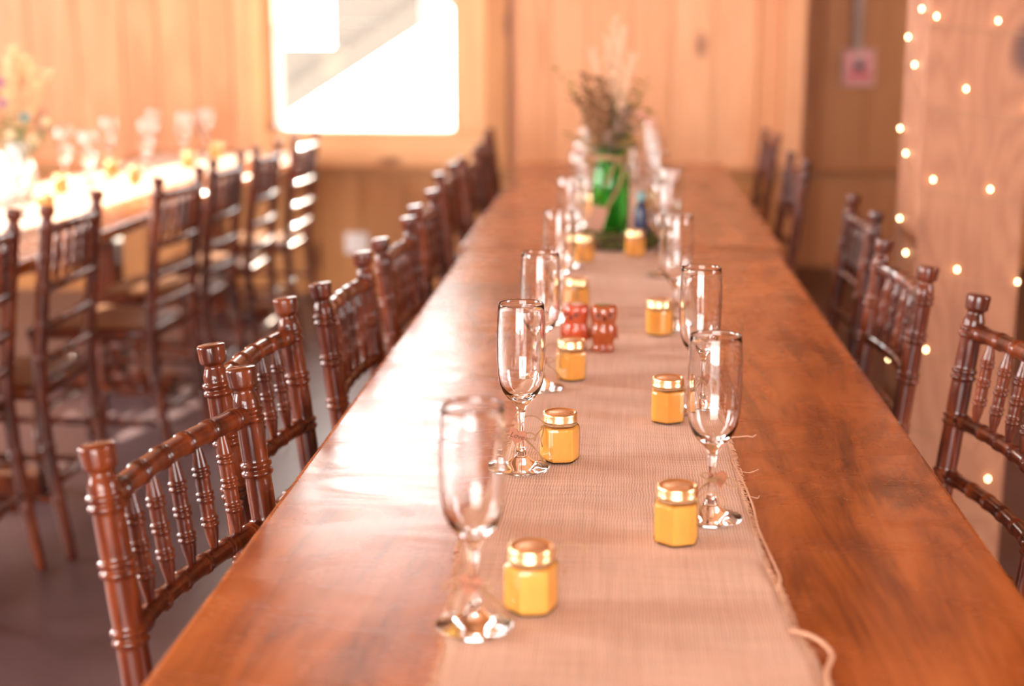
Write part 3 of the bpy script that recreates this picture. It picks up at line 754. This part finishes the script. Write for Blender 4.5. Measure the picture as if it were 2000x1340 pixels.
# ------------------------------------------------------------------ centrepiece on the main table
ws = empty('wood_slice', (-.005, 3.80, TZ + .0046)); tag(ws, 'mossy round wood slice under the green jar on the long table', 'wood slice')
V, Fc = lathe_data([(.098, 0), (.104, .006), (.103, .030), (.098, .035), (.001, .035)], 40)
V = [(x * (1 + .05 * math.sin(5 * math.atan2(y, x)) + .03 * math.sin(11 * math.atan2(y, x))), y * .9, z) for x, y, z in V]
build('bark', V, Fc, 'bark', ws, False)
lathe('cut_face', [(.090, .0352), (.089, .0362), (.001, .0365)], 'slice', ws, 36).scale.y = .9
a = Acc(); rr = random.Random(4)
for k in range(80):
    q = rr.uniform(math.pi * 1.02, math.pi * 1.98); d = rr.uniform(.082, .108); r = rr.uniform(.006, .014)
    Vm, Fm = lathe_data([(r * .5, -r * .6), (r, 0), (r * .6, r * .7), (r * .1, r * .9)], 6)
    a.add((Vm, Fm), Matrix.Translation((d * math.cos(q), d * .92 * math.sin(q), rr.uniform(.010, .042))))
o = a.build('moss', 'moss', ws, False); o['kind'] = 'stuff'
VB = TZ + .0046 + .0368
gj = empty('green_jar', (-.03, 3.80, VB)); tag(gj, 'green glass jar tied with twine and a kraft tag, holding dried stems', 'jar')
lathe('glass_body', [(.036, .0005), (.045, .004), (.050, .012), (.0505, .12), (.049, .160), (.041, .188), (.036, .197), (.036, .210), (.0385, .213), (.0385, .224), (.036, .226), (.034, .222), (.034, .196), (.046, .158), (.0475, .12), (.047, .014), (.034, .008), (.001, .008)], 'green_glass', gj, 40)
rings = Acc()
for z, r in ((.198, .0385), (.202, .0388), (.206, .0385)): rings.add(tube_data([(r * math.cos(q), r * math.sin(q), z + .001 * math.sin(2 * q)) for q in [2 * math.pi * i / 30 for i in range(31)]], .0022, 6))
rings.add(tube_data(spline([(.020, -.036, .202), (.032, -.046, .175), (.022, -.054, .130), (.004, -.057, .095), (-.012, -.060, .072)], 6), .0035, 6))
rings.add(tube_data(spline([(.020, -.036, .202), (.004, -.052, .170), (-.012, -.056, .130)], 6), .0030, 6))
rings.build('twine', 'twine', gj)
tg = box('tag', (-.056, -.0635, .012), (-.012, -.0605, .078), 'kraft', gj, .001); tg.rotation_euler = (R(-3), R(16), 0)
bq = Acc()
for k in range(14):
    q = rr.uniform(0, 6.28); d = rr.uniform(.004, .026)
    bq.add(tube_data([(d * math.cos(q) * .8, d * math.sin(q) * .8, .012), (d * math.cos(q), d * math.sin(q), .10), (d * math.cos(q) * .8, d * math.sin(q) * .8, .215)], .0045, 6))
bq.build('stem_bundle', 'green_fill', gj)
def sprig(kind, base, tip, seed):
    """one dried stem with its heads or leaves: (stem, [(material, geometry)])"""
    r_ = random.Random(seed); base, tip = Vector(base), Vector(tip); mid = (base + tip) / 2 + Vector((tip.x - base.x, tip.y - base.y, 0)) * -.18 + Vector((0, 0, .03))
    path = spline([base, mid, tip], 7); st_ = tube_data(path, [.0019 - .0011 * i / (len(path) - 1) for i in range(len(path))], 5); h = Acc()
    n = len(path)
    def along(f):
        g = f * (n - 1); i = min(int(g), n - 2); return path[i].lerp(path[i + 1], g - i)
    blob = lambda r: lathe_data([(r * .3, -r), (r * .85, -r * .4), (r, .2 * r), (r * .6, .8 * r), (r * .1, r)], 6)
    if kind in ('heather', 'lavender'):
        for i in range(60):
            f = r_.uniform(.40, 1); p = along(f); r = r_.uniform(.0035, .0072)
            h.add(blob(r), Matrix.Translation(p + Vector((r_.gauss(0, .0065), r_.gauss(0, .0065), r_.gauss(0, .004)))))
    elif kind in ('pampas', 'wheat'):
        for i in range(170 if kind == 'pampas' else 330):
            f = r_.uniform(.5, 1); p = along(f); q = r_.uniform(0, 6.28); L = r_.uniform(.018, .040) * (1.25 - f * .6) * (1 if kind == 'pampas' else 1.45)
            dr = Vector((math.cos(q) * .55, math.sin(q) * .55, .8)).normalized()
            h.add(tube_data([p, p + dr * L * .6, p + dr * L + Vector((0, 0, -.003))], [.0009, .0019 if kind == 'pampas' else .0034, .0004], 4))
    elif kind in ('leaf', 'olive'):
        for i in range(16):
            f = .25 + .75 * i / 15; p = along(f); q = i * 2.4 + r_.uniform(-.4, .4); L = r_.uniform(.036, .064) * (1.2 - f * .5)
            dr = Vector((math.cos(q), math.sin(q), r_.uniform(.1, .8))).normalized(); sd = dr.cross(Vector((0, 0, 1))).normalized() * L * .2; up = sd.cross(dr).normalized() * L * .06
            Vl = [p, p + dr * L * .45 + sd, p + dr * L + Vector((0, 0, -L * .12)), p + dr * L * .45 - sd, p + dr * L * .5 + up, p + dr * L * .45 - up * .5]
            h.add((Vl, [(0, 1, 4), (1, 2, 4), (2, 3, 4), (3, 0, 4), (0, 5, 1), (1, 5, 2), (2, 5, 3), (3, 5, 0)]))
    else:                                        # round blossom of petals
        for i in range(46):
            z = 1 - 2 * (i + .5) / 46; q = i * 2.4; rr_ = math.sqrt(1 - z * z); dr = Vector((rr_ * math.cos(q), rr_ * math.sin(q), z)); L = r_.uniform(.014, .020)
            sd = dr.orthogonal().normalized() * L * .32; up = dr.cross(sd).normalized() * L * .10
            Vl = [tip, tip + dr * L * .6 + sd, tip + dr * L, tip + dr * L * .6 - sd, tip + dr * L * .62 + up, tip + dr * L * .6 - up]
            h.add((Vl, [(0, 1, 4), (1, 2, 4), (2, 3, 4), (3, 0, 4), (0, 5, 1), (1, 5, 2), (2, 5, 3), (3, 5, 0)]))
    return st_, h
def bouquet(origin, specs, what, group, cat='flower'):
    names = {'heather': ('dried_heather', 'flower_head'), 'lavender': ('dried_lavender', 'flower_head'), 'pampas': ('pampas_grass', 'plume'), 'wheat': ('wheat_stalk', 'ear'), 'leaf': ('leafy_stem', 'foliage'), 'olive': ('dried_leaf_stem', 'foliage'), 'pink': ('pink_blossom', 'petals'), 'cream': ('cream_blossom', 'petals'), 'purple': ('purple_blossom', 'petals'), 'bluep': ('teal_blossom', 'petals')}
    for i, (k, bx, by, bz, tx, ty, tz, lab) in enumerate(specs):
        st_, h = sprig(k, (bx, by, bz), (tx, ty, tz), 100 + i)
        e = empty(names[k][0], origin); tag(e, lab + ' ' + what, cat, group)
        Acc().add(st_).build('stem', 'stemg', e); h.build(names[k][1], k, e, False)['kind'] = 'stuff'
GJ = (-.03, 3.80, VB)
sp = []
def spec(k, ang, lean, height, lab, depth=1.0, base_z=.10):
    # lean to the side (x) seen from the camera, height of the tip over the jar's foot
    dx = lean; dy = math.sin(ang) * .05 * depth
    sp.append((k, dx * .12, dy * .25, base_z, dx, dy, height + .035, lab))
for i, (dx, h_) in enumerate([(-.105, .335), (-.085, .385), (-.060, .345), (-.035, .375), (-.010, .330), (.020, .350), (-.075, .300), (-.045, .300)]):
    spec('heather', i * 1.7, dx, h_, '%s brown dried heather sprig from the left' % ordn[i])
for i, (dx, h_) in enumerate([(-.02, .27), (.01, .295), (.04, .30), (-.055, .255), (.03, .25), (-.005, .235)]):
    spec('lavender', i * 2.1 + .5, dx, h_, '%s grey mauve lavender stalk' % ordn[i])
for i, (dx, h_) in enumerate([(-.055, .440), (-.015, .470), (.005, .525), (.030, .500), (.055, .430)]):
    spec('pampas', i * 1.3, dx, h_, '%s pale pampas plume from the left' % ordn[i])
for i, (dx, h_) in enumerate([(-.115, .225), (.075, .300), (.105, .290), (.062, .345), (-.150, .400), (.090, .365)]):
    spec('olive', i * 1.9, dx, h_, '%s olive dried leaf stem' % ordn[i])
for i, (dx, h_) in enumerate([(-.060, .215), (.055, .235), (.0, .22)]):
    spec('leaf', i * 2.0 + 1, dx, h_, '%s dark green leafy stem' % ordn[i])
bouquet(GJ, sp, 'in the green jar', 'dried bouquet in the green jar')
bb = empty('blue_bottle', (.052, 3.755, VB)); tag(bb, 'small dark blue bottle with teal cap beside the green jar', 'bottle')
lathe('body', [(.014, 0), (.0185, .002), (.0195, .008), (.0195, .062), (.016, .076), (.0115, .084), (.0110, .092)], 'blue_glass', bb, 24)
lathe('cap', [(.0125, .0921), (.0135, .094), (.0135, .112), (.012, .115), (.001, .1155)], 'teal', bb, 20)
pv = empty('bud_vase', (.045, 5.45, TZ + .0046)); tag(pv, 'slim clear bud vase of pink blossoms at the far end of the long table', 'vase')
lathe('glass_body', [(.026, .0004), (.030, .003), (.031, .04), (.024, .09), (.016, .13), (.018, .15), (.0165, .15), (.0145, .13), (.022, .09), (.028, .04), (.026, .006), (.001, .006)], 'glass', pv, 28)
bouquet((.045, 5.45, TZ + .0046), [('pink', .0, .0, .01, dx, dy, h_, l) for dx, dy, h_, l in ((-.03, 0, .235, 'lower left pink blossom'), (.02, .01, .26, 'topmost pink blossom'), (.06, -.01, .235, 'right hand pink blossom'), (.005, -.03, .215, 'lowest front pink blossom'))], 'in the bud vase', 'pink blossoms in the bud vase')

# ------------------------------------------------------------------ centrepiece on the sunlit left table
VX, VY = -2.02, 4.72
wv = empty('ceramic_vase', (VX - .05, VY, TZ + .0046)); tag(wv, 'white ceramic vase of mixed flowers on the sunlit left table', 'vase')
lathe('body', [(.045, .0004), (.058, .004), (.072, .05), (.076, .085), (.066, .125), (.050, .150), (.052, .165), (.048, .165), (.045, .150), (.060, .122), (.068, .085), (.060, .03), (.001, .02)], 'ceramic', wv, 36)
lathe('glaze_ring', [(.0520, .1455), (.0545, .1475), (.0520, .1495)], 'kraft', wv, 36, close=False)
sp2 = []
for i, (dx, dy, h_) in enumerate([(.03, 0, .50), (.07, .02, .47), (.00, .03, .46), (.10, -.01, .43), (.05, -.03, .42), (.02, .05, .44), (.15, .0, .42)]):
    sp2.append(('wheat', dx * .1, dy * .2, .03, dx, dy, h_, '%s golden wheat plume' % ordn[i]))
for i, (dx, dy, h_) in enumerate([(.05, -.04, .24), (.10, 0, .23), (.00, -.05, .27), (.13, -.03, .20), (-.05, -.03, .26), (.06, .03, .28), (.08, -.05, .27), (.02, -.07, .30), (.16, -.02, .25)]):
    sp2.append(('leaf', dx * .15, dy * .2, .03, dx, dy, h_, '%s green leafy stem' % ordn[i]))
for k, dx, dy, h_, l in (('cream', .135, -.03, .270, 'upper cream blossom'), ('cream', .105, -.06, .215, 'lower cream blossom'), ('bluep', .075, -.05, .285, 'teal blossom'), ('purple', .0, -.05, .40, 'tall purple blossom'), ('purple', -.01, -.02, .33, 'low purple blossom'), ('cream', .03, -.07, .23, 'front cream blossom')):
    sp2.append((k, dx * .15, dy * .2, .03, dx, dy, h_, l))
bouquet((VX - .05, VY, TZ + .0046), sp2, 'in the white vase', 'flowers in the white vase')

# ------------------------------------------------------------------ fairy lights around the timber post
PX0, PX1, PY0, PY1 = .703 - .004, .953 + .004, 3.45 - .004, 3.71 + .004
sl_o = empty('string_light', (.703, 3.45, 0)); tag(sl_o, 'string of warm fairy lights wound around the pine timber post', 'string lights')
per = [(PX0, PY1), (PX0, PY0), (PX1, PY0), (PX1, PY1)]
path = []; zz = 1.455; turns = 8; drop = .195
for k in range(turns):
    for j in range(4):
        p0, p1 = per[j], per[(j + 1) % 4]
        # steep on the side face, nearly level on the front
        d = (.105, .030, .030, .030)[j] * drop / .195
        for i in range(6):
            f = i / 6; path.append((p0[0] + (p1[0] - p0[0]) * f, p0[1] + (p1[1] - p0[1]) * f, zz - d * f - .006 * math.sin(math.pi * f)))
        zz -= d
zz_end = zz
path = [Vector(p) - Vector((.703, 3.45, 0)) for p in path]
tube('wire', path, .0011, 'wire', sl_o, 5)
bulbs_front = [(1828, 27), (1943, 37), (1890, 165), (1835, 338), (1945, 358), (1888, 520), (1835, 685), (1958, 933)]
BF = [(.7195, 1.362), (.8597, 1.352), (.7975, 1.197), (.7350, .985), (.8690, .963), (.8045, .770), (.7430, .572), (.9130, .248), (.944, 1.152), (.948, .742)]
BL = [(3.645, 1.315), (3.545, 1.250), (3.68, 1.09), (3.59, 1.035), (3.62, .87), (3.52, .798), (3.66, .50), (3.50, 1.38), (3.60, .30)]
bl_V, bl_F = lathe_data([(.0009, -.0055), (.0025, -.0038), (.0033, -.0008), (.0030, .0022), (.0018, .0040), (.0004, .0047)], 10)
bm_me = None
def bulb(p):
    global bm_me
    if bm_me is None:
        o = build('bulb', bl_V, bl_F, 'bulb', sl_o, True); bm_me = o.data
    else:
        o = bpy.data.objects.new('bulb', bm_me); col.objects.link(o); o.parent = sl_o
    o.location = Vector(p) - Vector((.703, 3.45, 0))
for x, z in BF: bulb((x, PY0 - .003, z))
for y, z in BL: bulb((PX0 - .003, y, z))
